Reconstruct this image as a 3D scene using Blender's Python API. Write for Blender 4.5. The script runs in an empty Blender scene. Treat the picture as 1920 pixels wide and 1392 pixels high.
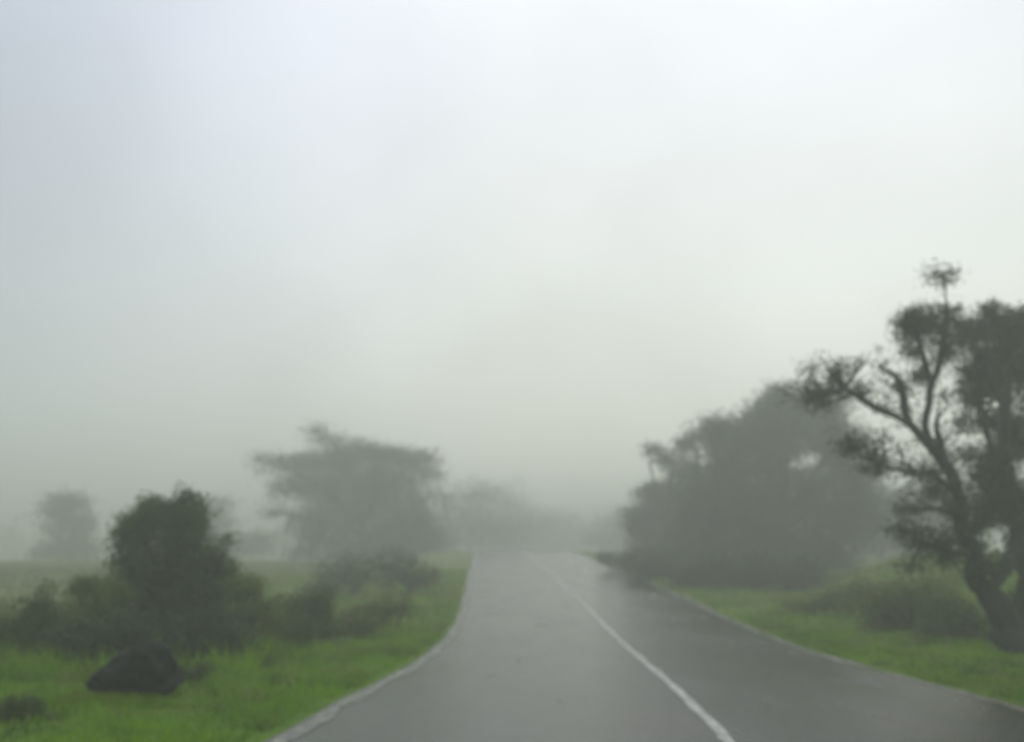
import bpy, math, random
import numpy as np
from mathutils import Vector, noise as mnoise

# ------------------------------------------------------------------ camera, world, sun, exposure
SC = bpy.context.scene
COL = SC.collection
PITCH = math.atan(329 / 1663)
EYE = 1.55
FPX = 1663.0
cam_d = bpy.data.cameras.new('camera')
cam = bpy.data.objects.new('camera', cam_d); COL.objects.link(cam)
cam.location = (0, 0, EYE)
cam.rotation_euler = (math.pi / 2 + PITCH, 0, 0)
cam_d.sensor_width = 36; cam_d.lens = 36 * FPX / 1920
cam_d.clip_start = .05; cam_d.clip_end = 2000
cam_d.dof.use_dof = True                     # the phone focused on the near windscreen distance, so the place is soft
cam_d.dof.focus_distance = 1.7
cam_d.dof.aperture_fstop = 2.4
SC.camera = cam
SC.view_settings.view_transform = 'Standard'; SC.view_settings.look = 'None'
SC.view_settings.exposure = 0.0; SC.view_settings.gamma = 1

SUN_EL, SUN_AZ = math.radians(58), math.radians(16)      # azimuth measured from +Y (ahead) towards +X
w = bpy.data.worlds.new('World'); SC.world = w; w.use_nodes = True
nt = w.node_tree; nt.nodes.clear()
N = nt.nodes.new; Lk = nt.links.new
out = N('ShaderNodeOutputWorld'); bg = N('ShaderNodeBackground')
sky = N('ShaderNodeTexSky'); sky.sky_type = 'NISHITA'; sky.sun_disc = False
sky.sun_elevation = SUN_EL; sky.sun_rotation = SUN_AZ
sky.dust_density = 5.0; sky.air_density = 1.0; sky.ozone_density = 1.0
hs = N('ShaderNodeHueSaturation'); hs.inputs['Saturation'].default_value = .36
Lk(sky.outputs[0], hs.inputs['Color'])
# a closed cloud layer over that sky: brighter overhead than near the horizon, with a heavier bank to the left
tc = N('ShaderNodeTexCoord'); sp = N('ShaderNodeSeparateXYZ'); Lk(tc.outputs['Generated'], sp.inputs[0])
mz = N('ShaderNodeMapRange'); mz.inputs[1].default_value = 0; mz.inputs[2].default_value = .8
mz.inputs[3].default_value = 1.08; mz.inputs[4].default_value = 1.22; Lk(sp.outputs['Z'], mz.inputs[0])
mxr = N('ShaderNodeMapRange'); mxr.interpolation_type = 'SMOOTHSTEP'; mxr.inputs[1].default_value = -.62; mxr.inputs[2].default_value = .05
mxr.inputs[3].default_value = .70; mxr.inputs[4].default_value = 1.0; Lk(sp.outputs['X'], mxr.inputs[0])
cn = N('ShaderNodeTexNoise'); cn.inputs['Scale'].default_value = 2.2; cn.inputs['Detail'].default_value = 3; Lk(tc.outputs['Generated'], cn.inputs['Vector'])
mn = N('ShaderNodeMapRange'); mn.inputs[1].default_value = .3; mn.inputs[2].default_value = .7
mn.inputs[3].default_value = .88; mn.inputs[4].default_value = 1.12; Lk(cn.outputs['Fac'], mn.inputs[0])
m1 = N('ShaderNodeMath'); m1.operation = 'MULTIPLY'; Lk(mz.outputs[0], m1.inputs[0]); Lk(mxr.outputs[0], m1.inputs[1])
m2 = N('ShaderNodeMath'); m2.operation = 'MULTIPLY'; Lk(m1.outputs[0], m2.inputs[0]); Lk(mn.outputs[0], m2.inputs[1])
vm = N('ShaderNodeVectorMath'); vm.operation = 'SCALE'; Lk(m2.outputs[0], vm.inputs['Scale'])
tint = N('ShaderNodeValToRGB'); Lk(sp.outputs['Z'], tint.inputs[0])      # thin yellowish cloud low down, bluer overhead
tint.color_ramp.elements[0].position = .12; tint.color_ramp.elements[0].color = (.93, .965, .88, 1)
tint.color_ramp.elements[1].position = .5; tint.color_ramp.elements[1].color = (.885, .925, 1, 1)
tv = N('ShaderNodeVectorMath'); tv.operation = 'SCALE'; tv.inputs['Scale'].default_value = 18.6
xt = N('ShaderNodeValToRGB'); xa = N('ShaderNodeMath'); xa.operation = 'ADD'; xa.inputs[1].default_value = .6
Lk(sp.outputs['X'], xa.inputs[0]); Lk(xa.outputs[0], xt.inputs[0])
xt.color_ramp.elements[0].position = .05; xt.color_ramp.elements[0].color = (.86, .91, 1, 1)      # the heavier bank on the left is blue grey
xt.color_ramp.elements[1].position = .6; xt.color_ramp.elements[1].color = (1, 1, .97, 1)
xm = N('ShaderNodeMix'); xm.data_type = 'RGBA'; xm.blend_type = 'MULTIPLY'; xm.inputs[0].default_value = 1
Lk(tint.outputs[0], xm.inputs[6]); Lk(xt.outputs[0], xm.inputs[7]); Lk(xm.outputs[2], tv.inputs[0]); Lk(tv.outputs[0], vm.inputs[0])
mc = N('ShaderNodeMix'); mc.data_type = 'RGBA'; mc.inputs[0].default_value = .78
Lk(hs.outputs[0], mc.inputs[6]); Lk(vm.outputs[0], mc.inputs[7])
Lk(mc.outputs[2], bg.inputs['Color'])
bg.inputs['Strength'].default_value = .057
Lk(bg.outputs[0], out.inputs['Surface'])

sun_d = bpy.data.lights.new('sun', 'SUN'); sun = bpy.data.objects.new('sun', sun_d); COL.objects.link(sun)
sun_d.energy = .5; sun_d.angle = math.radians(25); sun_d.color = (1, .97, .92)
sd = Vector((math.sin(SUN_AZ) * math.cos(SUN_EL), math.cos(SUN_AZ) * math.cos(SUN_EL), math.sin(SUN_EL)))
sun.rotation_euler = sd.to_track_quat('Z', 'Y').to_euler()
sun.location = (0, 0, 60)

cy = SC.cycles
cy.use_denoising = True
cy.volume_bounces = 4; cy.max_bounces = 8; cy.diffuse_bounces = 3; cy.transmission_bounces = 2
cy.filter_width = 1.8

rnd = random.Random(7)
rng = np.random.default_rng(11)

# ------------------------------------------------------------------ helpers
def P(px, py, Y):
    """world point seen at photo pixel (px, py) at distance Y ahead of the camera"""
    u = (px - 960) / FPX; v = (696 - py) / FPX
    dy = math.cos(PITCH) - v * math.sin(PITCH); dz = math.sin(PITCH) + v * math.cos(PITCH)
    t = Y / dy
    return Vector((u * t, Y, EYE + dz * t))

def mesh_obj(name, verts, faces, mat, parent=None, smooth=False):
    me = bpy.data.meshes.new(name); me.from_pydata(verts, [], faces); me.update()
    if smooth:
        me.polygons.foreach_set('use_smooth', [True] * len(me.polygons))
    o = bpy.data.objects.new(name, me); COL.objects.link(o)
    if mat: me.materials.append(mat)
    if parent: o.parent = parent
    return o

def np_mesh(name, co, nper, mat, parent=None):
    """many separate faces of nper corners each; co is (n*nper, 3)"""
    me = bpy.data.meshes.new(name); n = len(co) // nper
    me.vertices.add(len(co)); me.vertices.foreach_set('co', np.asarray(co, dtype=np.float32).ravel())
    me.loops.add(n * nper); me.loops.foreach_set('vertex_index', np.arange(n * nper, dtype=np.int32))
    me.polygons.add(n)
    me.polygons.foreach_set('loop_start', np.arange(0, n * nper, nper, dtype=np.int32))
    me.polygons.foreach_set('loop_total', np.full(n, nper, dtype=np.int32))
    me.update(); me.validate()
    o = bpy.data.objects.new(name, me); COL.objects.link(o)
    if mat: me.materials.append(mat)
    if parent: o.parent = parent
    return o

def tag(o, label=None, cat=None, group=None, kind=None):
    if label: o['label'] = label
    if cat: o['category'] = cat
    if group: o['group'] = group
    if kind: o['kind'] = kind
    return o

def empty(name, loc):
    o = bpy.data.objects.new(name, None); COL.objects.link(o); o.location = loc; o.empty_display_size = .3
    return o

def sstep(a, b, x):
    t = np.clip((x - a) / (b - a), 0, 1); return t * t * (3 - 2 * t)

# ------------------------------------------------------------------ materials
def new_mat(name):
    m = bpy.data.materials.new(name); m.use_nodes = True
    t = m.node_tree; return m, t, t.nodes.get('Principled BSDF'), t.nodes.get('Material Output')

def ramp(t, fac, stops):
    r = t.nodes.new('ShaderNodeValToRGB'); t.links.new(fac, r.inputs[0])
    e = r.color_ramp.elements
    while len(e) < len(stops): e.new(.5)
    for k, (p, c) in enumerate(stops): e[k].position = p; e[k].color = (*c, 1)
    return r.outputs[0]

def noise_tex(t, scale, detail=4, rough=.6, vec=None, distort=0):
    n = t.nodes.new('ShaderNodeTexNoise'); n.inputs['Scale'].default_value = scale
    n.inputs['Detail'].default_value = detail; n.inputs['Roughness'].default_value = rough
    n.inputs['Distortion'].default_value = distort
    if vec is None:
        g = t.nodes.new('ShaderNodeNewGeometry'); vec = g.outputs['Position']
    t.links.new(vec, n.inputs['Vector'])
    return n.outputs['Fac']

def mix(t, fac, a, b, mode='MIX'):
    m = t.nodes.new('ShaderNodeMix'); m.data_type = 'RGBA'; m.blend_type = mode
    for sock, v in ((m.inputs[0], fac), (m.inputs[6], a), (m.inputs[7], b)):
        if isinstance(v, (int, float)): sock.default_value = v
        elif isinstance(v, tuple): sock.default_value = (*v, 1)
        else: t.links.new(v, sock)
    return m.outputs[2]

def leaf_mat(name, dark, light, transl=.3, nscale=1.3):
    m, t, b, o = new_mat(name)
    g = t.nodes.new('ShaderNodeNewGeometry')
    c1 = ramp(t, g.outputs['Random Per Island'], [(0, dark), (1, light)])
    nf = noise_tex(t, nscale, 3)
    lite = tuple(min(1, x * 1.35) for x in light); drk = tuple(x * .7 for x in dark)
    c2 = ramp(t, nf, [(.35, drk), (.65, lite)])
    c = mix(t, .45, c1, c2)
    t.links.new(c, b.inputs['Base Color']); b.inputs['Roughness'].default_value = .6
    b.inputs['Specular IOR Level'].default_value = .25
    tr = t.nodes.new('ShaderNodeBsdfTranslucent'); t.links.new(c, tr.inputs['Color'])
    mx = t.nodes.new('ShaderNodeMixShader'); mx.inputs[0].default_value = transl
    t.links.new(b.outputs[0], mx.inputs[1]); t.links.new(tr.outputs[0], mx.inputs[2])
    t.links.new(mx.outputs[0], o.inputs['Surface'])
    return m

def wood_mat(name, a, b_):
    m, t, b, o = new_mat(name)
    tc = t.nodes.new('ShaderNodeMapping'); g = t.nodes.new('ShaderNodeNewGeometry')
    t.links.new(g.outputs['Position'], tc.inputs['Vector']); tc.inputs['Scale'].default_value = (1, 1, .25)
    nf = noise_tex(t, 14, 5, .7, tc.outputs[0])
    t.links.new(ramp(t, nf, [(.3, a), (.7, b_)]), b.inputs['Base Color'])
    b.inputs['Roughness'].default_value = .85
    bp = t.nodes.new('ShaderNodeBump'); bp.inputs['Strength'].default_value = .6; bp.inputs['Distance'].default_value = .03
    t.links.new(nf, bp.inputs['Height']); t.links.new(bp.outputs[0], b.inputs['Normal'])
    return m

M = {}
M['leaf_dark'] = leaf_mat('leaf_dark', (.024, .042, .016), (.055, .08, .028))
M['leaf_grey'] = leaf_mat('leaf_grey', (.035, .052, .026), (.075, .1, .045))
M['leaf_olive'] = leaf_mat('leaf_olive', (.07, .10, .02), (.15, .19, .04))
M['leaf_green'] = leaf_mat('leaf_green', (.04, .07, .018), (.09, .14, .03))
M['leaf_far'] = leaf_mat('leaf_far', (.03, .045, .025), (.06, .08, .04))
M['bark'] = wood_mat('bark', (.018, .017, .014), (.06, .055, .045))
M['bark_wet'] = wood_mat('bark_wet', (.012, .012, .010), (.045, .042, .034))
M['grass'] = leaf_mat('grass_blades', (.08, .20, .003), (.24, .42, .010), .35, .55)
t = M['grass'].node_tree; b = t.nodes['Principled BSDF']; old = b.inputs['Base Color'].links[0].from_socket
npat = noise_tex(t, 1.1, 4, .65, None, .5); pat = ramp(t, npat, [(.50, (0, 0, 0)), (.62, (.75, .75, .75))])
npb = noise_tex(t, .7, 3, .6); patb = ramp(t, npb, [(.52, (0, 0, 0)), (.66, (.7, .7, .7))])
cg = mix(t, pat, old, (.030, .075, .012)); cg = mix(t, patb, cg, (.17, .18, .035))
t.links.new(cg, b.inputs['Base Color'])
for n_ in t.nodes:
    if n_.type == 'BSDF_TRANSLUCENT': t.links.new(cg, n_.inputs['Color'])
M['straw'] = leaf_mat('straw', (.16, .14, .07), (.34, .30, .17), .2)
M['meadow'] = leaf_mat('meadow_blades', (.09, .12, .035), (.17, .2, .07), .35, .3)

# ground
m, t, b, o = new_mat('ground_turf')
n1 = noise_tex(t, .5, 5, .6); n2 = noise_tex(t, 6, 6, .7)
c = ramp(t, n1, [(.3, (.055, .14, .006)), (.5, (.10, .22, .01)), (.7, (.18, .26, .02))])
c = mix(t, .5, c, ramp(t, n2, [(.3, (.035, .06, .014)), (.75, (.13, .19, .04))]))
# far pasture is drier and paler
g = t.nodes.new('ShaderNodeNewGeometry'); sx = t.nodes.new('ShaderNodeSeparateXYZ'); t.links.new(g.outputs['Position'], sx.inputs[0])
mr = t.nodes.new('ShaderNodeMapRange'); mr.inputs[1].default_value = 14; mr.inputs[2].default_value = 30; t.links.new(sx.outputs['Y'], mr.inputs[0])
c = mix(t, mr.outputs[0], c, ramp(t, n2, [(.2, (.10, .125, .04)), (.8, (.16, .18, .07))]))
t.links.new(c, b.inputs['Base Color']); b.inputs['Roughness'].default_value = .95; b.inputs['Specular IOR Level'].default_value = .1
bp = t.nodes.new('ShaderNodeBump'); bp.inputs['Strength'].default_value = .8; bp.inputs['Distance'].default_value = .06
t.links.new(n2, bp.inputs['Height']); t.links.new(bp.outputs[0], b.inputs['Normal'])
M['turf'] = m

# wet asphalt
m, t, b, o = new_mat('wet_asphalt')
g = t.nodes.new('ShaderNodeNewGeometry')
mp = t.nodes.new('ShaderNodeMapping'); mp.inputs['Scale'].default_value = (1, .35, 1); t.links.new(g.outputs['Position'], mp.inputs['Vector'])
n1 = noise_tex(t, .8, 5, .62, mp.outputs[0], .4); n2 = noise_tex(t, 90, 3, .7); n3 = noise_tex(t, .33, 3, .5)
c = ramp(t, n1, [(.3, (.035, .036, .034)), (.7, (.075, .076, .072))])
c = mix(t, .35, c, ramp(t, n3, [(.4, (.04, .042, .04)), (.62, (.10, .068, .048))]))
c = mix(t, .35, c, ramp(t, n2, [(.3, (.02, .02, .02)), (.7, (.08, .08, .077))]))
# worn wheel tracks, cracks and small repair patches
uvn = t.nodes.new('ShaderNodeUVMap'); uvn.uv_map = 'along'; su = t.nodes.new('ShaderNodeSeparateXYZ'); t.links.new(uvn.outputs[0], su.inputs[0])
wv = t.nodes.new('ShaderNodeMath'); wv.operation = 'MULTIPLY'; wv.inputs[1].default_value = 4 * 2 * math.pi; t.links.new(su.outputs['X'], wv.inputs[0])
wc = t.nodes.new('ShaderNodeMath'); wc.operation = 'COSINE'; t.links.new(wv.outputs[0], wc.inputs[0])
wm = t.nodes.new('ShaderNodeMapRange'); wm.inputs[1].default_value = -1; wm.inputs[2].default_value = 1; wm.inputs[3].default_value = .35; wm.inputs[4].default_value = 0; t.links.new(wc.outputs[0], wm.inputs[0])
c = mix(t, wm.outputs[0], c, (.032, .033, .03))
vo = t.nodes.new('ShaderNodeTexVoronoi'); vo.feature = 'DISTANCE_TO_EDGE'; vo.inputs['Scale'].default_value = .55; vo.inputs['Randomness'].default_value = 1
wp = t.nodes.new('ShaderNodeVectorMath'); wp.operation = 'ADD'; nv = t.nodes.new('ShaderNodeTexNoise'); nv.inputs['Scale'].default_value = 1.4; nv.inputs['Detail'].default_value = 5
t.links.new(g.outputs['Position'], nv.inputs['Vector']); t.links.new(g.outputs['Position'], wp.inputs[0]); t.links.new(nv.outputs['Color'], wp.inputs[1]); t.links.new(wp.outputs[0], vo.inputs['Vector'])
ck = ramp(t, vo.outputs['Distance'], [(0, (1, 1, 1)), (.014, (0, 0, 0))])
n5 = noise_tex(t, .45, 2); ckm = ramp(t, n5, [(.5, (0, 0, 0)), (.6, (.8, .8, .8))])
c = mix(t, mix(t, 1.0, ck, ckm, 'MULTIPLY'), c, (.012, .012, .011))
n6 = noise_tex(t, 1.7, 5, .7, mp.outputs[0], .6); blot = ramp(t, n6, [(.60, (0, 0, 0)), (.66, (.7, .7, .7))])
c = mix(t, blot, c, (.018, .018, .016))
n7 = noise_tex(t, 2.6, 6, .75); blot2 = ramp(t, n7, [(.60, (0, 0, 0)), (.72, (.6, .6, .6))])
c = mix(t, blot2, c, (.12, .118, .10))
t.links.new(c, b.inputs['Base Color'])
r_ = t.nodes.new('ShaderNodeMapRange'); r_.inputs[1].default_value = .35; r_.inputs[2].default_value = .65
r_.inputs[3].default_value = .06; r_.inputs[4].default_value = .22; t.links.new(n1, r_.inputs[0])
ra = t.nodes.new('ShaderNodeMath'); ra.operation = 'MULTIPLY_ADD'; ra.inputs[1].default_value = .3
t.links.new(blot, ra.inputs[0]); t.links.new(r_.outputs[0], ra.inputs[2])
rb = t.nodes.new('ShaderNodeMath'); rb.operation = 'MULTIPLY_ADD'; rb.inputs[1].default_value = .35; t.links.new(blot2, rb.inputs[0]); t.links.new(ra.outputs[0], rb.inputs[2])
t.links.new(rb.outputs[0], b.inputs['Roughness'])
bp = t.nodes.new('ShaderNodeBump'); bp.inputs['Strength'].default_value = .35; bp.inputs['Distance'].default_value = .008
t.links.new(n2, bp.inputs['Height']); t.links.new(bp.outputs[0], b.inputs['Normal'])
M['asphalt'] = m

def paint_mat(name, col, under, thr):
    m, t, b, o = new_mat(name)
    nf = noise_tex(t, 9, 6, .75)
    t.links.new(ramp(t, nf, [(thr - .06, under), (thr + .06, col)]), b.inputs['Base Color'])
    b.inputs['Roughness'].default_value = .5
    return m
M['paint'] = paint_mat('road_paint', (.42, .43, .40), (.10, .10, .09), .455)
M['edge'] = paint_mat('faded_edge_paint', (.24, .25, .20), (.06, .06, .05), .52)
m, t, b, o = new_mat('shoulder_grit')
nf = noise_tex(t, 25, 6, .8); nb = noise_tex(t, 1.2, 3)
c = mix(t, .5, ramp(t, nf, [(.3, (.08, .075, .055)), (.7, (.24, .22, .17))]), ramp(t, nb, [(.4, (.07, .09, .04)), (.6, (.22, .2, .16))]))
t.links.new(c, b.inputs['Base Color']); b.inputs['Roughness'].default_value = .8
M['grit'] = m
m, t, b, o = new_mat('dark_stone')
nf = noise_tex(t, 6, 6, .7); nb = noise_tex(t, 2.2, 3)
c = ramp(t, nf, [(.3, (.003, .0035, .003)), (.75, (.012, .013, .010))])
t.links.new(c, b.inputs['Base Color']); b.inputs['Roughness'].default_value = .8; b.inputs['Specular IOR Level'].default_value = .2
bp = t.nodes.new('ShaderNodeBump'); bp.inputs['Strength'].default_value = .7; bp.inputs['Distance'].default_value = .03
t.links.new(nf, bp.inputs['Height']); t.links.new(bp.outputs[0], b.inputs['Normal'])
M['stone'] = m
m, t, b, o = new_mat('bare_earth')
nf = noise_tex(t, 12, 6, .7)
t.links.new(ramp(t, nf, [(.3, (.03, .028, .018)), (.75, (.12, .10, .065))]), b.inputs['Base Color']); b.inputs['Roughness'].default_value = .95
M['earth'] = m
m, t, b, o = new_mat('petal'); b.inputs['Base Color'].default_value = (.7, .7, .66, 1); b.inputs['Roughness'].default_value = .7
M['petal'] = m

# ------------------------------------------------------------------ road profile and ground
YS = np.arange(-60, 330.01, .5)
def smooth(v, k=5):
    ker = np.hanning(2 * k + 1); ker /= ker.sum()
    return np.convolve(np.pad(v, k, mode='edge'), ker, 'valid')
ROAD_Z = smooth(np.interp(YS, [-60, 9, 15, 20, 26, 34, 46, 58, 66, 80, 120, 330], [0, 0, -.1, -.1, .02, .3, .75, 1.12, 1.2, .95, -.1, -1.6]), 8)
ED = [-60, 5, 7, 9, 12, 15, 20, 26, 34, 46, 58, 80, 120, 330]
XL = smooth(np.interp(YS, ED, [-2.3, -2.2, -2.02, -1.80, -1.46, -1.24, -1.18, -1.36, -1.63, -2.02, -2.42, -3.2, -5.0, -14]), 4)
XC = smooth(np.interp(YS, ED, [1.45, 1.62, 1.72, 1.82, 1.87, 1.91, 1.95, 1.93, 1.73, 1.27, .93, .15, -1.6, -10]), 4)
XR = smooth(np.interp(YS, ED, [5.2, 5.15, 5.12, 5.05, 4.85, 4.76, 4.95, 5.15, 4.95, 4.5, 4.3, 3.55, 1.8, -7]), 4)
fz = lambda y: np.interp(y, YS, ROAD_Z)
fl = lambda y: np.interp(y, YS, XL)
fc = lambda y: np.interp(y, YS, XC)
fr = lambda y: np.interp(y, YS, XR)

def lump(x, y):
    return (np.sin(x * .9 + 1.3 * np.sin(y * .41)) * np.sin(y * .77 + .9 * np.sin(x * .53 + 2)) * .5
            + np.sin(x * 2.3 + y * 1.1 + 1) * np.sin(y * 2.1 - x * .7) * .22)

def height(x, y):
    x = np.asarray(x, float); y = np.asarray(y, float)
    zr, l, r = fz(y), fl(y), fr(y)
    dl = l - x; dr = x - r                          # distance outside each road edge
    field_l = .05 + .42 * sstep(20, 58, y) - 2.2 * sstep(64, 130, y) + .25 * lump(x * .15, y * .15)
    bank = 1.25 * sstep(3.6, 7.0, dr) * sstep(15, 23, y) * (1 - .85 * sstep(26, 34, y))
    field_r = fz(np.minimum(y, 60)) * .5 + bank + .2 * lump(x * .2 + 5, y * .2)
    out_l = zr + (field_l - zr) * sstep(1, 9, dl)
    out_r = zr + (field_r - zr) * sstep(.8, 6, dr)
    z = np.where(dl > dr, out_l, out_r)
    d = np.maximum(dl, dr)
    z = z + .06 * lump(x, y) * sstep(.5, 2.5, d)
    z = z + .045 * sstep(.1, .5, d) - .07 * (1 - sstep(-.5, -.15, d))    # sunk below the road sheet, lifted just outside
    return z

def axis(lo, hi, c, fine, grow):
    a = [c]; s = fine
    while a[-1] < hi: a.append(a[-1] + s); s *= grow if abs(a[-1] - c) > 9 else 1
    b_ = [c]; s = fine
    while b_[-1] > lo: b_.append(b_[-1] - s); s *= grow if abs(b_[-1] - c) > 9 else 1
    return np.array(sorted(set(b_[1:] + a)))
gx = axis(-290, 290, 1.5, .18, 1.045); 
gy = np.concatenate([np.arange(-60, 4, 1.5), np.arange(4, 26, .22), np.arange(26, 70, .6), 70 + np.cumsum(1.06 ** np.arange(1, 60) * .7)])
gy = gy[gy < 300]
X, Y = np.meshgrid(gx, gy); Z = height(X, Y)
nx, ny = len(gx), len(gy)
vs = np.stack([X, Y, Z], -1).reshape(-1, 3)
fs = [(j * nx + i, j * nx + i + 1, (j + 1) * nx + i + 1, (j + 1) * nx + i) for j in range(ny - 1) for i in range(nx - 1)]
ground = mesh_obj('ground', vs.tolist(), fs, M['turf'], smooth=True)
tag(ground, 'green grassy ground rising and fading into the mist', kind='structure')

RY = np.concatenate([np.arange(-58, 4, 1.0), np.arange(4, 30, .25), np.arange(30, 290, 1.0)])
def strip(name, xa, xb, lift, mat, n=1, y0=-58, y1=289, jag=0.0, crown=0.0):
    ys = RY[(RY >= y0) & (RY <= y1)]
    v = []; f = []
    for k, y in enumerate(ys):
        a, b_ = float(xa(y)), float(xb(y))
        ja = jag * mnoise.noise((y * 1.1, 3.3, a)) + jag * .5 * mnoise.noise((y * 4.7, 7.3, a))
        jb = jag * mnoise.noise((y * 1.1, 13.3, b_)) + jag * .5 * mnoise.noise((y * 4.7, 17.3, b_))
        for i in range(n + 1):
            s = i / n
            v.append((a + ja + (b_ + jb - a - ja) * s, y, float(fz(y)) + lift))
        if k:
            for i in range(n):
                q = (k - 1) * (n + 1) + i
                f.append((q, q + 1, q + n + 2, q + n + 1))
    o_ = mesh_obj(name, v, f, mat, smooth=True)
    uvl = o_.data.uv_layers.new(name='along')
    li = np.empty(len(o_.data.loops), dtype=np.int32); o_.data.loops.foreach_get('vertex_index', li)
    va = np.array(v); uv = np.stack([(li % (n + 1)) / n, va[li, 1]], 1)
    uvl.data.foreach_set('uv', uv.astype(np.float32).ravel())
    return o_
sh = strip('road_shoulder', lambda y: fl(y) - .40, lambda y: fr(y) + .30, -.004, M['grit'], 4, jag=.3)
tag(sh, 'gritty pale shoulder along both edges of the asphalt', kind='structure')
road = strip('road', lambda y: fl(y) - .05, lambda y: fr(y) + .05, .004, M['asphalt'], 8, jag=.05)
tag(road, 'wet grey asphalt road running over a rise into the mist', kind='structure')
cl = strip('road_center_line', lambda y: fc(y) - .05, lambda y: fc(y) + .055, .009, M['paint'], 1, jag=.035)
tag(cl, 'solid white line along the middle of the road', kind='structure')
e1 = strip('road_edge_line', lambda y: fl(y) + .02, lambda y: fl(y) + .14, .009, M['edge'], 1, jag=.09)
tag(e1, 'faded pale line along the left side of the road', kind='structure')
e2 = strip('road_edge_line', lambda y: fr(y) - .12, lambda y: fr(y) - .03, .009, M['edge'], 1, jag=.08)
tag(e2, 'faded pale line along the right side of the road', kind='structure')

# ------------------------------------------------------------------ plants
class Wood:
    def __init__(s): s.v = []; s.f = []
    def tube(s, pts, rad, sides=6, wob=0.0):
        pts = [Vector(p) for p in pts]
        base = len(s.v); n = len(pts)
        up = Vector((.31, .9, .2)).normalized()
        for k, p in enumerate(pts):
            d = (pts[min(k + 1, n - 1)] - pts[max(k - 1, 0)])
            d = d.normalized() if d.length > 1e-6 else Vector((0, 0, 1))
            a = d.cross(up); a = a.normalized() if a.length > 1e-4 else Vector((1, 0, 0))
            up = a.cross(d).normalized(); b_ = up
            for i in range(sides):
                th = 2 * math.pi * i / sides
                q_ = p + (a * math.cos(th) + b_ * math.sin(th)) * rad[k]
                r = rad[k] * (1 + wob * (mnoise.noise(q_ * 2.6) + 1.1 * mnoise.noise(Vector((q_.x * 11, q_.y * 11, q_.z * 4)))))
                s.v.append(tuple(p + (a * math.cos(th) + b_ * math.sin(th)) * r))
            if k:
                for i in range(sides):
                    q = base + (k - 1) * sides; j = (i + 1) % sides
                    s.f.append((q + i, q + j, q + sides + j, q + sides + i))
        s.f.append(tuple(base + (n - 1) * sides + i for i in range(sides)))
        s.f.append(tuple(base + i for i in reversed(range(sides))))
    def build(s, name, mat, parent):
        loc = parent.location if parent else Vector((0, 0, 0))
        return mesh_obj(name, [(x - loc[0], y - loc[1], z - loc[2]) for x, y, z in s.v], s.f, mat, parent, True)

def resample(ctrl, step, wobble):
    """ctrl: [(Vector, radius)] -> finer polyline by Catmull-Rom with a little crookedness"""
    P_ = [c[0] for c in ctrl]; R_ = [c[1] for c in ctrl]
    pts, rad = [], []
    for i in range(len(P_) - 1):
        p0 = P_[max(i - 1, 0)]; p1 = P_[i]; p2 = P_[i + 1]; p3 = P_[min(i + 2, len(P_) - 1)]
        n = max(2, int((p2 - p1).length / step))
        for k in range(n):
            t_ = k / n
            q = .5 * ((2 * p1) + (p2 - p0) * t_ + (2 * p0 - 5 * p1 + 4 * p2 - p3) * t_ ** 2 + (-p0 + 3 * p1 - 3 * p2 + p3) * t_ ** 3)
            if not (i == 0 and k == 0):
                q = q + wobble * Vector((mnoise.noise(q * 2.3), mnoise.noise(q * 2.3 + Vector((9, 0, 0))), mnoise.noise(q * 2.3 + Vector((0, 9, 0)))))
            pts.append(q); rad.append(R_[i] + (R_[i + 1] - R_[i]) * t_)
    pts.append(P_[-1]); rad.append(R_[-1])
    return pts, rad

def leaves_np(centers, size, droop=.2, slim=.45, seed=0):
    """one folded pointed quad per centre"""
    g = np.random.default_rng(seed); n = len(centers)
    a = g.normal(size=(n, 3)); a[:, 2] -= droop * 1.5; a /= np.linalg.norm(a, axis=1, keepdims=True)
    b_ = g.normal(size=(n, 3)); b_ -= (b_ * a).sum(1, keepdims=True) * a; b_ /= np.linalg.norm(b_, axis=1, keepdims=True)
    nn = np.cross(a, b_)
    L = size * g.uniform(.6, 1.35, (n, 1)); W = L * slim
    c = centers
    q = np.stack([c - a * L * .5, c + b_ * W * .5 + nn * L * .08, c + a * L * .5, c - b_ * W * .5 + nn * L * .08], 1)
    return q.reshape(-1, 3)

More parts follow.
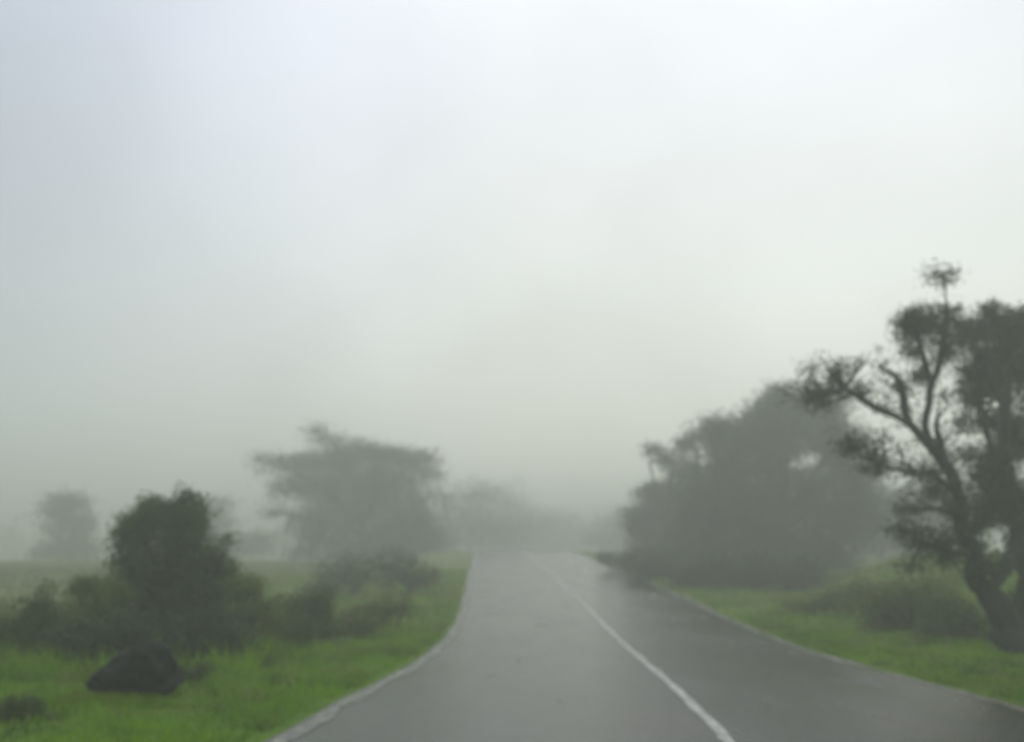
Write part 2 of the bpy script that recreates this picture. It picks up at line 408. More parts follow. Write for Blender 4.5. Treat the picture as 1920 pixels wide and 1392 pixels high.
def plant(name, label, cat, group, base, lobes, limbs=(), leaf='leaf_dark', size=.07, per=26, bark='bark',
          sprig=.13, wood_name='trunk', leaf_name='crown', gap=.0, gapscale=1.6, droop=.2, flat=1.0, twigs=True, seed=1, slim=.45, sides=7, limb_parts=False, extra_twig=0.0, bare=0):
    """base: ground point. lobes: (center, rx, ry_depth, rz, sprigs). limbs: lists of (Vector, radius), the first is the trunk."""
    root = empty(name, base); tag(root, label, cat, group)
    g = np.random.default_rng(seed)
    wd = Wood(); nodes = []
    limb_objs = []
    for k, lm in enumerate(limbs):
        pts, rad = resample(lm, max(.07, (lm[0][0] - lm[-1][0]).length / 34), lm[0][1] * .25 + .015)
        W_ = Wood() if (limb_parts and k > 0) else wd
        W_.tube(pts, rad, sides if rad[0] > .05 else 5, .35)
        nodes += [(p, r, W_) for p, r in zip(pts[len(pts) // 4 if k == 0 else 1:], rad[len(pts) // 4 if k == 0 else 1:])]
        if W_ is not wd: limb_objs.append(W_)
    spr = []
    for (c, rx, ry, rz, n) in lobes:
        c = np.array(c); k = 0; tries = 0
        while k < n and tries < n * 12:
            tries += 1
            d = g.normal(size=3); d /= np.linalg.norm(d)
            r = g.uniform(0, 1) ** .42
            r *= 1 + .28 * mnoise.noise(Vector(d * 2.1) + Vector(c))
            p = c + d * r * np.array([rx, ry, rz])
            if gap and mnoise.noise(Vector(p) * gapscale + Vector((seed, 0, 0))) < gap - .5: continue
            spr.append(p); k += 1
    spr = np.array(spr)
    if twigs and nodes:
        npos = np.array([n_[0] for n_ in nodes])
        for i, p in enumerate(spr):
            d = np.linalg.norm(npos - p, axis=1)
            # prefer nodes lower than the sprig so twigs grow outwards and upwards
            j = int(np.argmin(d + .5 * np.maximum(0, npos[:, 2] - p[2])))
            a = Vector(npos[j]); b_ = Vector(p); mid = (a + b_) * .5 + Vector(g.normal(size=3)) * (b_ - a).length * .09
            r0 = min(nodes[j][1] * .6, .008 + .012 * (b_ - a).length)
            end = b_ + (b_ - a).normalized() * extra_twig
            nodes[j][2].tube([a, mid, b_, end] if extra_twig else [a, mid, b_], [r0, r0 * .7, r0 * .35, r0 * .2][:4 if extra_twig else 3], 3)
    for k in range(bare):
        n_ = nodes[int(g.integers(len(nodes)))]
        if n_[1] > .12: continue
        a = Vector(n_[0]); d = Vector(g.normal(size=3)); d.z = abs(d.z) * .8 + .1; d.normalize()
        L_ = g.uniform(.12, .42); r0 = min(n_[1] * .5, .011)
        m1_ = a + d * L_ * .5 + Vector(g.normal(size=3)) * .05; e_ = a + d * L_ + Vector(g.normal(size=3)) * .08
        n_[2].tube([a, m1_, e_], [r0, r0 * .7, r0 * .25], 3)
        for q in range(3):
            n_[2].tube([m1_, m1_ + (d + Vector(g.normal(size=3)) * .8).normalized() * L_ * g.uniform(.25, .6)], [r0 * .5, r0 * .2], 3)
        if g.uniform() < .45: spr = np.vstack([spr, np.array(e_)])
    cnt = g.poisson(per, len(spr)) + 4
    cen = np.repeat(spr, cnt, axis=0) + np.clip(g.normal(size=(cnt.sum(), 3)), -1.7, 1.7) * np.array([sprig, sprig, sprig * .7 * flat]) * g.uniform(.5, 1.2, (cnt.sum(), 1))
    co = leaves_np(cen, size, droop, slim, seed) - np.array(base)
    if len(wd.v): wd.build(wood_name, M[bark], root)
    for W_ in limb_objs: W_.build('limb', M[bark], root)
    np_mesh(leaf_name, co, 4, M[leaf], root)
    return root

def onground(px, Y, dz=-.05):
    p = P(px, 1100, Y); return Vector((p.x, Y, float(height(p.x, Y)) + dz))

def lob(Y, specs, dens=1.0):
    """specs in photo pixels at distance Y: (px, py, rpx, rpy, sprigs[, dY])"""
    o_ = []
    for s_ in specs:
        px, py, rx, ry, n = s_[:5]; y = Y + (s_[5] if len(s_) > 5 else 0)
        m_ = y / FPX
        o_.append((P(px, py, y), rx * m_, min(rx, ry * 1.3) * m_ * .9 + .1, ry * m_, int(n * dens)))
    return o_

def lim(Y, specs):
    o_ = []
    for s_ in specs:
        px, py, r = s_[:3]; y = Y + (s_[3] if len(s_) > 3 else 0)
        o_.append((P(px, py, y), r * y / FPX))
    return o_

TR = 'trees on the right of the road'
# --- crooked half-bare tree by the right verge
YA = 13.6
b0 = onground(1900, YA, 0)
tA = lim(YA, [(1888, 1178, 29), (1856, 1118, 22), (1824, 1050, 16.5), (1806, 990, 14), (1797, 930, 12.5), (1778, 885, 11), (1756, 852, 9)])
tA = [(b0 + Vector((.05, 0, -.15)), .38), (b0 + Vector((0, 0, .05)), .29)] + tA
LA = [tA,
      lim(YA, [(1772, 878, 8.5), (1745, 838, 8, -.05), (1715, 806, 7, -.1), (1680, 785, 6, -.2), (1640, 762, 6, -.3), (1605, 740, 5.5, -.4), (1580, 725, 5.5, -.45), (1562, 702, 4, -.5), (1545, 688, 2, -.5)]),
      lim(YA, [(1718, 808, 8, -.1), (1700, 782, 8), (1694, 745, 7, .1), (1686, 715, 7, .15), (1668, 698, 4, .2), (1645, 684, 2, .25)]),
      lim(YA, [(1756, 852, 9), (1736, 802, 7), (1743, 760, 6, .05), (1748, 722, 6, .1), (1760, 690, 6, .1), (1769, 650, 6, .1), (1770, 600, 4.5, .1), (1773, 560, 2.2, .1), (1770, 512, 1.3, .1)]),
      lim(YA, [(1750, 718, 6, .1), (1736, 690, 6, -.1), (1728, 650, 5, -.2), (1716, 618, 3, -.3), (1700, 590, 2, -.3)]),
      lim(YA, [(1790, 905, 9), (1768, 840, 7, .2), (1755, 800, 5, .3), (1762, 770, 2, .3)]),
      lim(YA, [(1808, 1010, 15), (1848, 965, 12, .2), (1876, 900, 10, .3), (1882, 830, 8, .3), (1884, 760, 7, .3), (1892, 690, 4, .3)]),
      lim(YA, [(1798, 925, 7), (1745, 893, 4, -.4), (1700, 884, 3, -.7), (1650, 872, 2.4, -.9), (1605, 845, 1.5, -1)]),
      lim(YA, [(1818, 1040, 9), (1772, 1030, 5, -.4), (1725, 1010, 3, -.7), (1680, 985, 2, -.8)]),
      lim(YA, [(1800, 965, 7), (1760, 955, 4, .4), (1705, 955, 2, .7)]),
      lim(YA, [(1855, 1110, 14), (1890, 1060, 11, .3), (1912, 1010, 9, .5), (1930, 950, 7, .6)]),
      lim(YA, [(1583, 727, 4.5, -.45), (1604, 698, 2.5, -.5), (1628, 674, 1.3, -.5)]),
      lim(YA, [(1582, 728, 4.5, -.45), (1548, 742, 3.5, -.6), (1520, 742, 2.4, -.7), (1508, 715, 1.3, -.7)]),
      lim(YA, [(1572, 716, 3.5, -.45), (1572, 694, 2.2, -.5), (1566, 676, 1.2, -.5)]),
      lim(YA, [(1550, 742, 2.6, -.6), (1530, 720, 1.8, -.7), (1516, 690, 1.1, -.8)]),
      lim(YA, [(1606, 741, 4, -.4), (1620, 738, 5, -.4), (1634, 732, 2, -.4)]),
      lim(YA, [(1592, 740, 3, -.4), (1560, 756, 2.4, -.3), (1525, 752, 1.6, -.2), (1512, 764, 1.3, -.2)]),
      lim(YA, [(1695, 745, 3, .1), (1670, 722, 1.8, .1), (1640, 706, 1.1, .1)]),
      ]
loA = lob(YA, [(1748, 517, 13, 17, 7), (1782, 519, 16, 14, 9, .1), (1724, 598, 36, 26, 80), (1700, 622, 18, 30, 28), (1712, 658, 16, 20, 18), (1772, 606, 22, 36, 34), (1792, 592, 14, 20, 14), (1785, 660, 14, 34, 16), (1740, 640, 18, 18, 12),
               (1762, 655, 14, 24, 12), (1736, 705, 14, 24, 20), (1692, 722, 10, 10, 8), (1606, 730, 20, 10, 10, -.4), (1562, 715, 18, 20, 12, -.5), (1532, 735, 26, 22, 16, -.6), (1515, 700, 12, 14, 5, -.7), (1575, 688, 10, 10, 4, -.5), (1540, 760, 22, 8, 7, -.4), (1650, 762, 14, 8, 4, -.3), (1700, 770, 8, 12, 4),
               (1776, 740, 8, 6, 4), (1700, 738, 8, 6, 3),
               (1596, 832, 34, 20, 18, -1), (1632, 866, 34, 28, 24, -.9), (1655, 820, 10, 10, 5, -.8), (1682, 842, 7, 8, 3, -.7),
               (1736, 890, 44, 20, 24, -.3), (1770, 925, 48, 30, 32), (1704, 956, 32, 10, 14, .6), (1740, 1012, 46, 20, 34, -.5), (1692, 996, 28, 18, 14, -.8), (1780, 1040, 34, 26, 30, -.2),
               (1714, 1062, 34, 10, 10, -.6), (1836, 1060, 36, 40, 40), (1850, 960, 44, 46, 52, .2), (1876, 870, 30, 50, 34, .3), (1806, 990, 30, 40, 26)])
plant('bare_branched_tree', 'crooked dark tree with bare forked limbs leaning out beside the right verge', 'tree', TR, b0, loA, LA,
      'leaf_grey', .06, 17, 'bark_wet', .12, seed=3, gap=.2, gapscale=2.4, sides=14, limb_parts=True, extra_twig=.1, bare=330)

# --- dense leafy tree at the frame's right edge
YB = 15.2
b1 = onground(1952, YB, -.1)
tB = [(b1, .3), (P(1944, 1150, YB), .25)] + lim(YB, [(1922, 1060, 18), (1902, 980, 16), (1888, 900, 12), (1884, 820, 10), (1886, 740, 8), (1890, 660, 4)])
LB = [tB, lim(YB, [(1888, 900, 8), (1860, 840, 6, .3), (1840, 760, 5, .5), (1830, 660, 3, .6)]),
      lim(YB, [(1902, 980, 11), (1950, 900, 8, -.2), (1975, 800, 6, -.2), (1970, 680, 4, -.2)]),
      lim(YB, [(1905, 985, 8), (1860, 940, 5, -.4), (1830, 900, 3, -.6)]),
      lim(YB, [(1886, 780, 6), (1862, 720, 5, -.3), (1850, 650, 3, -.4), (1846, 590, 2, -.4)]),
      lim(YB, [(1922, 1060, 9), (1985, 1000, 6, .2), (2020, 930, 4, .3)])]
loB = lob(YB, [(1866, 680, 46, 60, 120), (1850, 612, 36, 28, 46), (1846, 586, 15, 12, 12), (1896, 606, 40, 22, 50), (1915, 690, 60, 80, 150), (1950, 610, 50, 50, 60), (1985, 720, 70, 110, 110),
               (1838, 740, 26, 34, 44), (1822, 640, 24, 44, 46), (1820, 715, 16, 34, 24), (1880, 790, 44, 40, 60), (1930, 840, 60, 60, 90), (1860, 890, 50, 36, 60), (1810, 800, 16, 26, 10, .5), (1905, 940, 60, 50, 90), (1960, 980, 60, 80, 90),
               (1840, 860, 34, 34, 24, .5), (1935, 1020, 34, 36, 40), (1935, 1150, 30, 50, 36), (1990, 860, 60, 90, 60)])
plant('leafy_tree', 'dense dark leafy tree behind the crooked tree, cut off by the picture edge', 'tree', TR, b1, loB, LB,
      'leaf_dark', .075, 26, 'bark_wet', .13, seed=5, gap=.34, gapscale=1.9)

# --- big rounded trees in the mist on the right
YC = 41
b2 = onground(1450, YC)
LC = [[(b2, .25)] + lim(YC, [(1455, 1050, 11), (1462, 970, 9), (1475, 880, 7), (1485, 790, 3)]),
      lim(YC, [(1457, 1030, 7), (1400, 960, 6), (1350, 880, 4), (1330, 820, 2)]),
      lim(YC, [(1462, 980, 7), (1520, 900, 5), (1560, 830, 3)]),
      lim(YC, [(1458, 1040, 7), (1540, 990, 5), (1600, 930, 3)]),
      lim(YC, [(1456, 1060, 7), (1370, 1030, 5), (1290, 1010, 3)])]
loC = lob(YC, [(1425, 805, 60, 44, 90), (1380, 960, 90, 80, 120), (1620, 930, 50, 70, 70), (1440, 1080, 150, 40, 130), (1500, 800, 78, 60, 150), (1465, 745, 42, 26, 46), (1540, 760, 46, 30, 50), (1400, 850, 84, 56, 170), (1345, 810, 44, 26, 46), (1590, 850, 44, 60, 80), (1450, 940, 130, 80, 330),
               (1340, 930, 74, 70, 150), (1560, 960, 80, 80, 170), (1400, 1040, 120, 56, 220), (1520, 1060, 90, 44, 150), (1300, 1030, 60, 56, 90), (1430, 1090, 110, 30, 130), (1310, 1090, 50, 24, 50)], 1.7)
plant('rounded_tree', 'huge rounded tree mass with dense low foliage standing in mist right of the road', 'tree', TR, b2, loC, LC,
      'leaf_grey', .17, 24, 'bark', .42, seed=8, gap=.12, gapscale=.6, sides=6)

YD = 50
b3 = onground(1245, YD)
LD = [[(b3, .2)] + lim(YD, [(1248, 1010, 6), (1255, 930, 4), (1262, 870, 2)]),
      lim(YD, [(1248, 990, 4), (1225, 900, 2.5), (1215, 845, 1.5)]),
      lim(YD, [(1249, 1000, 4), (1300, 920, 3), (1310, 850, 1.6)])]
loD = lob(YD, [(1290, 830, 26, 20, 22), (1226, 842, 18, 9, 9), (1246, 862, 16, 14, 12), (1280, 880, 32, 34, 44), (1232, 925, 38, 20, 44), (1270, 950, 60, 40, 100), (1205, 975, 34, 34, 50), (1240, 1020, 68, 44, 120),
               (1190, 1045, 24, 18, 22), (1230, 1075, 60, 26, 70)], 1.7)
plant('ragged_tree', 'pale ragged tree with a jutting tuft, nearest the road on the right in mist', 'tree', TR, b3, loD, LD,
      'leaf_grey', .18, 22, 'bark', .34, seed=9, gap=.12, gapscale=.7, sides=6)

YE = 56
b4 = onground(1650, YE)
loE = lob(YE, [(1650, 960, 60, 60, 110), (1700, 1010, 60, 40, 80), (1610, 1020, 60, 40, 80), (1740, 950, 50, 60, 70), (1830, 960, 70, 80, 120)])
plant('misty_tree', 'faint low tree showing through the mist between the big tree and the crooked tree', 'tree', TR, b4, loE,
      [[(b4, .25)] + lim(YE, [(1655, 1030, 6), (1660, 980, 4), (1665, 930, 2)])], 'leaf_far', .2, 22, 'bark', .4, seed=12, gap=.15, gapscale=.6, sides=6)

# --- left side
TL = 'trees on the left of the road'
YF = 14.0
b5 = onground(325, YF)
LF = [[(b5, .13)] + lim(YF, [(322, 1130, 9), (318, 1060, 7), (322, 990, 5), (340, 935, 2)]),
      lim(YF, [(322, 1120, 6), (285, 1050, 5, -.2), (262, 985, 3, -.3)]),
      lim(YF, [(321, 1100, 6), (365, 1030, 4, .2), (385, 970, 2.4, .3)]),
      lim(YF, [(322, 1150, 6), (390, 1100, 4, -.3), (415, 1050, 2.4, -.3)]),
      lim(YF, [(322, 1150, 6), (255, 1090, 4, .3), (225, 1030, 2, .3)])]
loF = lob(YF, [(310, 975, 62, 36, 120), (262, 985, 42, 36, 70), (350, 985, 42, 44, 80), (345, 922, 6, 13, 7), (290, 945, 34, 14, 22), (366, 950, 24, 20, 22), (315, 1045, 86, 60, 260), (395, 1060, 28, 50, 70),
               (232, 1010, 20, 26, 24), (218, 1055, 10, 26, 8), (424, 1012, 10, 14, 6), (428, 1066, 12, 24, 12), (320, 1120, 100, 56, 260), (395, 1140, 40, 50, 80), (268, 1160, 60, 50, 90), (245, 1060, 30, 30, 30)])
plant('rounded_tree', 'small dense dark tree with a domed crown and a spike on top behind the boulder', 'tree', TL, b5, loF, LF,
      'leaf_green', .055, 26, 'bark_wet', .10, seed=15, gap=.1, gapscale=2)

YG = 62
b6 = onground(680, YG)
LG = [[(b6, .3)] + lim(YG, [(682, 1040, 8), (676, 980, 7), (665, 920, 5), (650, 870, 3), (620, 825, 2), (590, 805, 1)]),
      lim(YG, [(676, 985, 5), (620, 930, 4), (560, 890, 3), (500, 868, 1.2), (478, 862, .8)]),
      lim(YG, [(676, 980, 5), (730, 910, 4), (780, 870, 2.4), (815, 858, 1)]),
      lim(YG, [(678, 1000, 5), (600, 975, 3), (540, 965, 2), (495, 970, 1)]),
      lim(YG, [(680, 1010, 5), (760, 960, 3), (815, 930, 1.6), (835, 930, 1)]),
      lim(YG, [(668, 930, 3.5), (700, 880, 2.5), (720, 845, 1.2)]),
      lim(YG, [(640, 940, 3), (560, 920, 2.2), (500, 925, 1)])]
loG = lob(YG, [(655, 905, 150, 62, 230), (690, 1000, 150, 70, 160), (598, 806, 26, 8, 14), (745, 852, 70, 14, 60), (660, 835, 40, 10, 26), (622, 828, 34, 12, 26), (660, 870, 100, 34, 60), (740, 880, 80, 36, 50), (590, 885, 70, 34, 36), (690, 930, 130, 60, 110), (720, 1000, 110, 60, 110), (600, 1000, 60, 50, 50), (500, 862, 28, 6, 16), (492, 884, 16, 5, 6), (545, 868, 40, 12, 46), (620, 862, 62, 18, 90), (700, 850, 52, 12, 66), (760, 866, 46, 14, 56), (808, 862, 20, 5, 9),
               (805, 885, 26, 14, 24), (826, 932, 22, 8, 10), (836, 955, 10, 14, 6), (560, 910, 48, 18, 56), (520, 960, 34, 8, 16), (640, 915, 100, 34, 200), (740, 915, 76, 30, 140), (660, 965, 100, 36, 190), (770, 970, 46, 38, 80),
               (580, 985, 50, 30, 60), (650, 1025, 90, 34, 100), (800, 1010, 50, 44, 50), (740, 1030, 76, 34, 110), (560, 1040, 30, 20, 24), (690, 1065, 100, 26, 110)], 1.05)
plant('spreading_tree', 'wide feathery tree with spreading outer branches fading in mist left of the road', 'tree', TL, b6, loG, LG,
      'leaf_far', .17, 24, 'bark', .62, seed=17, gap=.14, gapscale=.5, flat=.75, sides=6, extra_twig=.3)

YH = 54
for (px, Yh, specs, lab, sd_) in [
    (130, 72, [(132, 940, 44, 13, 50), (100, 960, 34, 9, 20), (130, 985, 44, 30, 90), (140, 1030, 50, 26, 80), (90, 1040, 34, 16, 30)], 'faint flat-topped tree standing alone in the field mist at the left edge', 21),
    (405, 80, [(405, 955, 30, 26, 44), (400, 990, 34, 30, 60), (420, 1030, 50, 24, 70), (480, 1020, 46, 22, 56)], 'faint narrow tree just behind the dark domed tree', 22),
    (880, 100, [(880, 935, 52, 40, 90), (850, 985, 60, 40, 110), (915, 990, 50, 34, 90)], 'very faint tree beyond the rise, left of the road', 23),
    (975, 116, [(950, 945, 50, 44, 90), (985, 985, 50, 36, 90), (935, 1005, 50, 24, 70)], 'palest ghostly tree behind the rise above the road middle', 24),
    (1150, 112, [(1165, 980, 44, 40, 90), (1130, 1015, 40, 20, 60), (1200, 1000, 50, 40, 90)], 'very faint tree beyond the rise, right of the road', 25),
    (760, 84, [(775, 1000, 46, 30, 60), (820, 1020, 44, 24, 60), (740, 1030, 50, 24, 60)], 'faint low tree peeping past the right side of the spreading tree', 26),
]:
    bb = onground(px, Yh)
    lo = lob(Yh, specs)
    top = lo[0][0]
    plant('misty_tree', lab, 'tree', 'faint trees far off in the mist', bb, lo,
          [[(bb, .2), ((bb + top) / 2 + Vector((.2, 0, 0)), .14), (top, .05)]], 'leaf_far', .26, 20, 'bark', .62 if Yh < 95 else .95, seed=sd_, gap=.15, gapscale=.5, sides=6)

# --- shrubs
def shrub(Y, specs, label, group, leaf, size, per, seed, sprig=.09, name='shrub', gap=.08, cat='shrub'):
    px = sum(s_[0] * s_[4] for s_ in specs) / sum(s_[4] for s_ in specs)
    bb = onground(px, Y, -.03)
    lo = lob(Y, specs)
    stems = []
    g_ = random.Random(seed)
    for (c, rx, ry, rz, n) in lo:
        for k in range(3):
            e_ = c + Vector((g_.uniform(-.5, .5) * rx, g_.uniform(-.5, .5) * ry, g_.uniform(0, .7) * rz))
            s0 = Vector((bb.x + (c.x - bb.x) * .6 + g_.uniform(-.08, .08), bb.y + (c.y - bb.y) * .5 + g_.uniform(-.08, .08), 0))
            s0.z = float(height(s0.x, s0.y)) - .04
            stems.append([(s0, .014 + .002 * Y / 10), ((s0 + e_) * .5 + Vector((g_.uniform(-.08, .08), 0, .05)), .01), (e_, .004)])
    return plant(name, label, cat, group, bb, lo, stems, leaf, size, per, 'bark', sprig, 'stems', 'foliage', gap, 2.2, seed=seed, extra_twig=.05)

SL = 'shrubs along the left verge'
shrub(13.2, [(185, 1112, 44, 30, 70), (150, 1100, 22, 18, 22), (215, 1130, 40, 36, 60), (180, 1160, 60, 34, 90)], 'olive green shrub standing left of the domed tree', SL, 'leaf_olive', .05, 24, 31)
shrub(12.2, [(100, 1170, 50, 44, 90), (62, 1150, 20, 34, 22), (30, 1185, 44, 48, 90), (-20, 1180, 40, 50, 50), (90, 1120, 14, 26, 12), (60, 1225, 70, 26, 60)], 'straggly dark green shrub at the left edge of the picture', SL, 'leaf_green', .05, 22, 32, gap=.22)
shrub(11.6, [(190, 1200, 80, 36, 110), (130, 1215, 50, 28, 50), (240, 1190, 50, 44, 70)], 'dark low bush just behind and left of the black boulder', SL, 'leaf_dark', .05, 24, 33)
shrub(12.4, [(400, 1190, 54, 44, 110), (350, 1200, 50, 44, 90), (440, 1210, 40, 30, 50), (385, 1235, 50, 18, 34)], 'dark bushy shrub below the right side of the domed tree', SL, 'leaf_dark', .05, 24, 34)
shrub(14.0, [(455, 1135, 32, 50, 70), (477, 1102, 16, 24, 18), (495, 1160, 40, 44, 76), (440, 1105, 18, 38, 24)], 'mid green upright shrub right of the domed tree', SL, 'leaf_olive', .05, 22, 35, gap=.2)
shrub(15.5, [(575, 1145, 38, 34, 70), (608, 1132, 26, 28, 34), (530, 1150, 34, 34, 56), (590, 1175, 50, 24, 56)], 'small round dark shrub between the verge grass and the spreading tree', SL, 'leaf_green', .055, 22, 36)
shrub(18.0, [(690, 1155, 40, 28, 60), (725, 1145, 34, 26, 44), (650, 1165, 34, 24, 40), (765, 1140, 26, 18, 22)], 'low pale green shrub closest to the left road edge', SL, 'leaf_olive', .06, 20, 37, sprig=.12)
shrub(27.0, [(650, 1080, 64, 40, 120), (740, 1070, 60, 40, 110), (800, 1090, 36, 24, 44), (600, 1110, 40, 20, 40)], 'grey green bramble mound in front of the spreading tree', SL, 'leaf_grey', .09, 18, 38, sprig=.18)

shrub(14.2, [(520, 1195, 44, 26, 60), (560, 1185, 34, 22, 40), (480, 1205, 34, 22, 40)], 'low leafy bramble patch between the domed tree and the small round shrub', SL, 'leaf_green', .05, 20, 48, sprig=.1)
shrub(16.4, [(650, 1180, 44, 22, 56), (690, 1172, 30, 18, 30), (615, 1188, 34, 18, 34)], 'low olive bramble patch just right of the small round shrub', SL, 'leaf_olive', .055, 20, 49, sprig=.11)

SR = 'shrubs along the right bank'
shrub(17.5, [(1700, 1130, 60, 44, 130), (1650, 1145, 46, 30, 70), (1745, 1120, 50, 44, 90), (1700, 1165, 70, 26, 90)], 'olive bushy shrub left of the crooked tree trunk', SR, 'leaf_olive', .06, 22, 41, sprig=.12)
shrub(16.0, [(1790, 1165, 50, 40, 90), (1830, 1180, 40, 34, 60), (1750, 1185, 46, 24, 50)], 'dark green shrub touching the crooked tree trunk', SR, 'leaf_green', .055, 22, 42, sprig=.11)
shrub(21.0, [(1600, 1120, 44, 26, 60), (1560, 1130, 40, 20, 50), (1640, 1110, 34, 22, 40), (1500, 1135, 40, 14, 34)], 'low pale olive shrub on the grassy bank', SR, 'leaf_olive', .07, 20, 43, sprig=.14)
shrub(30.0, [(1440, 1080, 80, 50, 200), (1360, 1080, 70, 50, 170), (1510, 1085, 60, 44, 130), (1290, 1095, 40, 34, 80)], 'dark undergrowth bush beneath the huge rounded tree', SR, 'leaf_grey', .11, 18, 44, sprig=.28)
shrub(15.2, [(1905, 1190, 44, 30, 60), (1950, 1170, 50, 50, 60)], 'dark bush at the foot of the leafy tree', SR, 'leaf_dark', .055, 22, 45, sprig=.11)
shrub(40.0, [(1165, 1055, 30, 14, 50), (1135, 1045, 16, 10, 20), (1195, 1070, 30, 14, 44)], 'grey bush leaning over the road edge near the rise', SR, 'leaf_grey', .12, 18, 46, sprig=.2)
shrub(34.0, [(1215, 1065, 44, 36, 110), (1260, 1070, 44, 44, 120), (1300, 1090, 30, 24, 60)], 'grey bush at the road edge below the ragged tree', SR, 'leaf_grey', .12, 18, 47, sprig=.3)

shrub(8.3, [(40, 1325, 44, 16, 46), (-10, 1345, 50, 26, 50), (95, 1345, 30, 10, 20)], 'low dark weed clump in the grass nearest the camera, far left', SL, 'leaf_green', .035, 18, 39, sprig=.05, name='weed_clump')
shrub(10.4, [(335, 1262, 30, 14, 26), (375, 1258, 26, 16, 24)], 'small low weed clump in the grass just right of the black boulder', SL, 'leaf_green', .035, 18, 40, sprig=.05, name='weed_clump')

# --- far-off wood, one dim mass across the end of the valley
g_ = np.random.default_rng(77); spr = []
for k in range(210):
    cx = g_.uniform(-135, 40); cyy = g_.uniform(145, 195); hh = g_.uniform(3.0, 6.8) * (1.0 + .2 * math.sin(cx * .13)); rr = g_.uniform(2.0, 4.2)
    z0 = float(height(cx, cyy)); n = 26
    d = g_.normal(size=(n, 3)); d /= np.linalg.norm(d, axis=1, keepdims=True)
    spr.append(np.array([cx, cyy, z0 + hh * .55]) + d * g_.uniform(.3, 1, (n, 1)) ** .5 * np.array([rr, rr * .8, hh * .5]))
spr = np.concatenate(spr); cen = np.repeat(spr, 12, axis=0) + g_.normal(size=(len(spr) * 12, 3)) * .75
wo = np_mesh('far_woods', leaves_np(cen, .6, .2, .6, 78), 4, M['leaf_far'])
tag(wo, 'dim mass of far woods dissolving in the mist along the horizon', 'woods', kind='stuff')

# --- black boulder in the left grass
bp_ = P(240, 1300, 9.3)
bz = float(height(bp_.x, 9.45))
import bmesh
bm = bmesh.new(); bmesh.ops.create_icosphere(bm, subdivisions=5, radius=1)
for vtx in bm.verts:
    p = vtx.co.copy(); n_ = mnoise.fractal(p * 1.7 + Vector((4, 2, 1)), .8, 2.2, 6)
    p *= 1 + .2 * n_
    # sloping back: high on the right, tapering to a low nose on the left
    sx_ = .44; top = .38 + .13 * p.x - .10 * max(0, p.x - .45) * 3
    vtx.co = Vector((p.x * sx_, p.y * .36, p.z * (top if p.z > 0 else .16)))
bm.normal_update()
me = bpy.data.meshes.new('boulder'); bm.to_mesh(me); bm.free()
me.polygons.foreach_set('use_smooth', [True] * len(me.polygons)); me.materials.append(M['stone'])
bo = bpy.data.objects.new('boulder', me); COL.objects.link(bo); bo.location = (bp_.x, 9.5, bz + .13)
tag(bo, 'black rounded boulder lying in the left verge grass below the bushes', 'boulder')

# ------------------------------------------------------------------ grass on the verges (uncountable)
def blades(n, xf, yf, hmin, hmax, wid, seed, clump=.5):
    g = np.random.default_rng(seed)
    y = yf(g, n); x = xf(g, y, n)
    # clumping: thin out by a noise-like field
    fld = lump(x * 2.1 + 3, y * 2.1) + lump(x * 5.3, y * 5.1 + 7) * .6
    keep = g.uniform(-1, 1, n) < fld + clump
    x, y, fld = x[keep], y[keep], fld[keep]; n = len(x)
    z = height(x, y) - .01
    hgt = g.uniform(hmin, hmax, n) * (1 + .5 * fld) * g.uniform(.6, 1.3, n)
    a = g.uniform(0, 2 * np.pi, n); lean = g.uniform(.1, .9, n) * hgt
    th = g.uniform(0, 2 * np.pi, n)
    base = np.stack([x, y, z], 1); side = np.stack([np.cos(a), np.sin(a), 0 * a], 1) * wid * (.6 + .8 * g.uniform(size=(n, 1)))
    tip = base + np.stack([np.cos(th) * lean, np.sin(th) * lean, hgt], 1)
    return np.stack([base - side, base + side, tip], 1).reshape(-1, 3)
co = [
    blades(95000, lambda g, y, n: fl(y) - .02 - .22 * g.uniform(0, 1, n) ** .3 - np.abs(g.uniform(0, 1, n)) ** 1.3 * 8.5, lambda g, n: 5.5 + g.uniform(0, 1, n) ** 1.3 * 12, .04, .12, .008, 51),
    blades(30000, lambda g, y, n: fl(y) - .15 - g.uniform(0, 1, n) ** 1.4 * 9, lambda g, n: 16 + g.uniform(0, 1, n) * 24, .06, .16, .016, 52),
    blades(60000, lambda g, y, n: fr(y) + .14 + g.uniform(0, 1, n) ** 1.3 * 6, lambda g, n: 7 + g.uniform(0, 1, n) ** 1.2 * 14, .04, .12, .009, 53),
    blades(26000, lambda g, y, n: fr(y) + .15 + g.uniform(0, 1, n) ** 1.2 * 9, lambda g, n: 19 + g.uniform(0, 1, n) * 20, .06, .16, .018, 54),
]
dead = np.concatenate([blades(2600, lambda g, y, n: fl(y) - .1 - g.uniform(0, 1, n) * 8, lambda g, n: 6 + g.uniform(0, 1, n) * 22, .10, .26, .006, 61),
                       blades(1800, lambda g, y, n: fr(y) + .2 + g.uniform(0, 1, n) * 5, lambda g, n: 8 + g.uniform(0, 1, n) * 18, .10, .26, .007, 62)])
dg = np_mesh('dry_grass', dead, 3, M['straw'])
tag(dg, 'scattered dry straw coloured stems among the green verge grass', 'grass', kind='stuff')
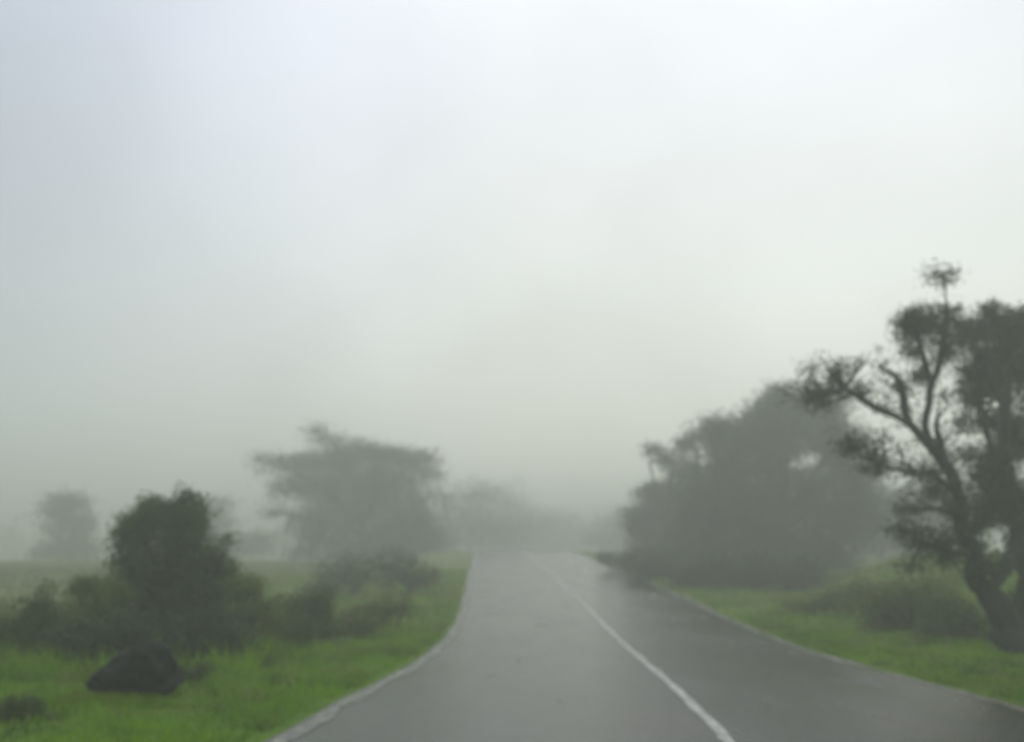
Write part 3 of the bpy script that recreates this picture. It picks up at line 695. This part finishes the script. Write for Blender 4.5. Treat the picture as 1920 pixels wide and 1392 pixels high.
# taller tufts round the boulder foot and at the shrub feet
co += [blades(2600, lambda g, y, n: bp_.x + g.normal(size=n) * .42, lambda g, n: 9.06 - np.abs(g.normal(size=n)) * .12, .05, .12, .008, 63, 2.0),
       blades(22000, lambda g, y, n: fl(y) - 1.8 - g.uniform(0, 1, n) * 8, lambda g, n: 10.4 + g.uniform(0, 1, n) * 4.5, .14, .34, .012, 64, .2)]
gr = np_mesh('grass', np.concatenate(co), 3, M['grass'])
tag(gr, 'bright green short grass on both roadside verges', 'grass', kind='stuff')
co = [blades(45000, lambda g, y, n: fl(y) - 6 - g.uniform(0, 1, n) * 40, lambda g, n: 13 + g.uniform(0, 1, n) * 45, .10, .28, .03, 55),
      blades(16000, lambda g, y, n: fr(y) + 4.5 + g.uniform(0, 1, n) * 14, lambda g, n: 17 + g.uniform(0, 1, n) * 25, .08, .22, .022, 56)]
me_ = np_mesh('meadow_grass', np.concatenate(co), 3, M['meadow'])
tag(me_, 'taller pale olive meadow grass in the field and on the right bank', 'grass', kind='stuff')

# ------------------------------------------------------------------ mist
HX, HY0, HY1, HB, HT = 300, -70, 310, -4.5, 9.8
v = [(-HX, HY0, HB), (HX, HY0, HB), (HX, HY1, HB), (-HX, HY1, HB), (-HX, HY0, HT), (HX, HY0, HT), (HX, HY1, HT), (-HX, HY1, HT)]
f = [(3, 2, 1, 0), (4, 5, 6, 7), (0, 1, 5, 4), (1, 2, 6, 5), (2, 3, 7, 6), (3, 0, 4, 7)]
hm = bpy.data.materials.new('haze_air'); hm.use_nodes = True; t = hm.node_tree; t.nodes.clear()
mo = t.nodes.new('ShaderNodeOutputMaterial'); pv = t.nodes.new('ShaderNodeVolumePrincipled')
pv.inputs['Color'].default_value = (.78, .81, .74, 1)
pv.inputs['Density'].default_value = .0134
pv.inputs['Anisotropy'].default_value = .35
t.links.new(pv.outputs[0], mo.inputs['Volume'])
hz = mesh_obj('haze', v, f, hm)
tag(hz, 'thick pale grey-green mist filling the whole valley', 'mist', kind='stuff')
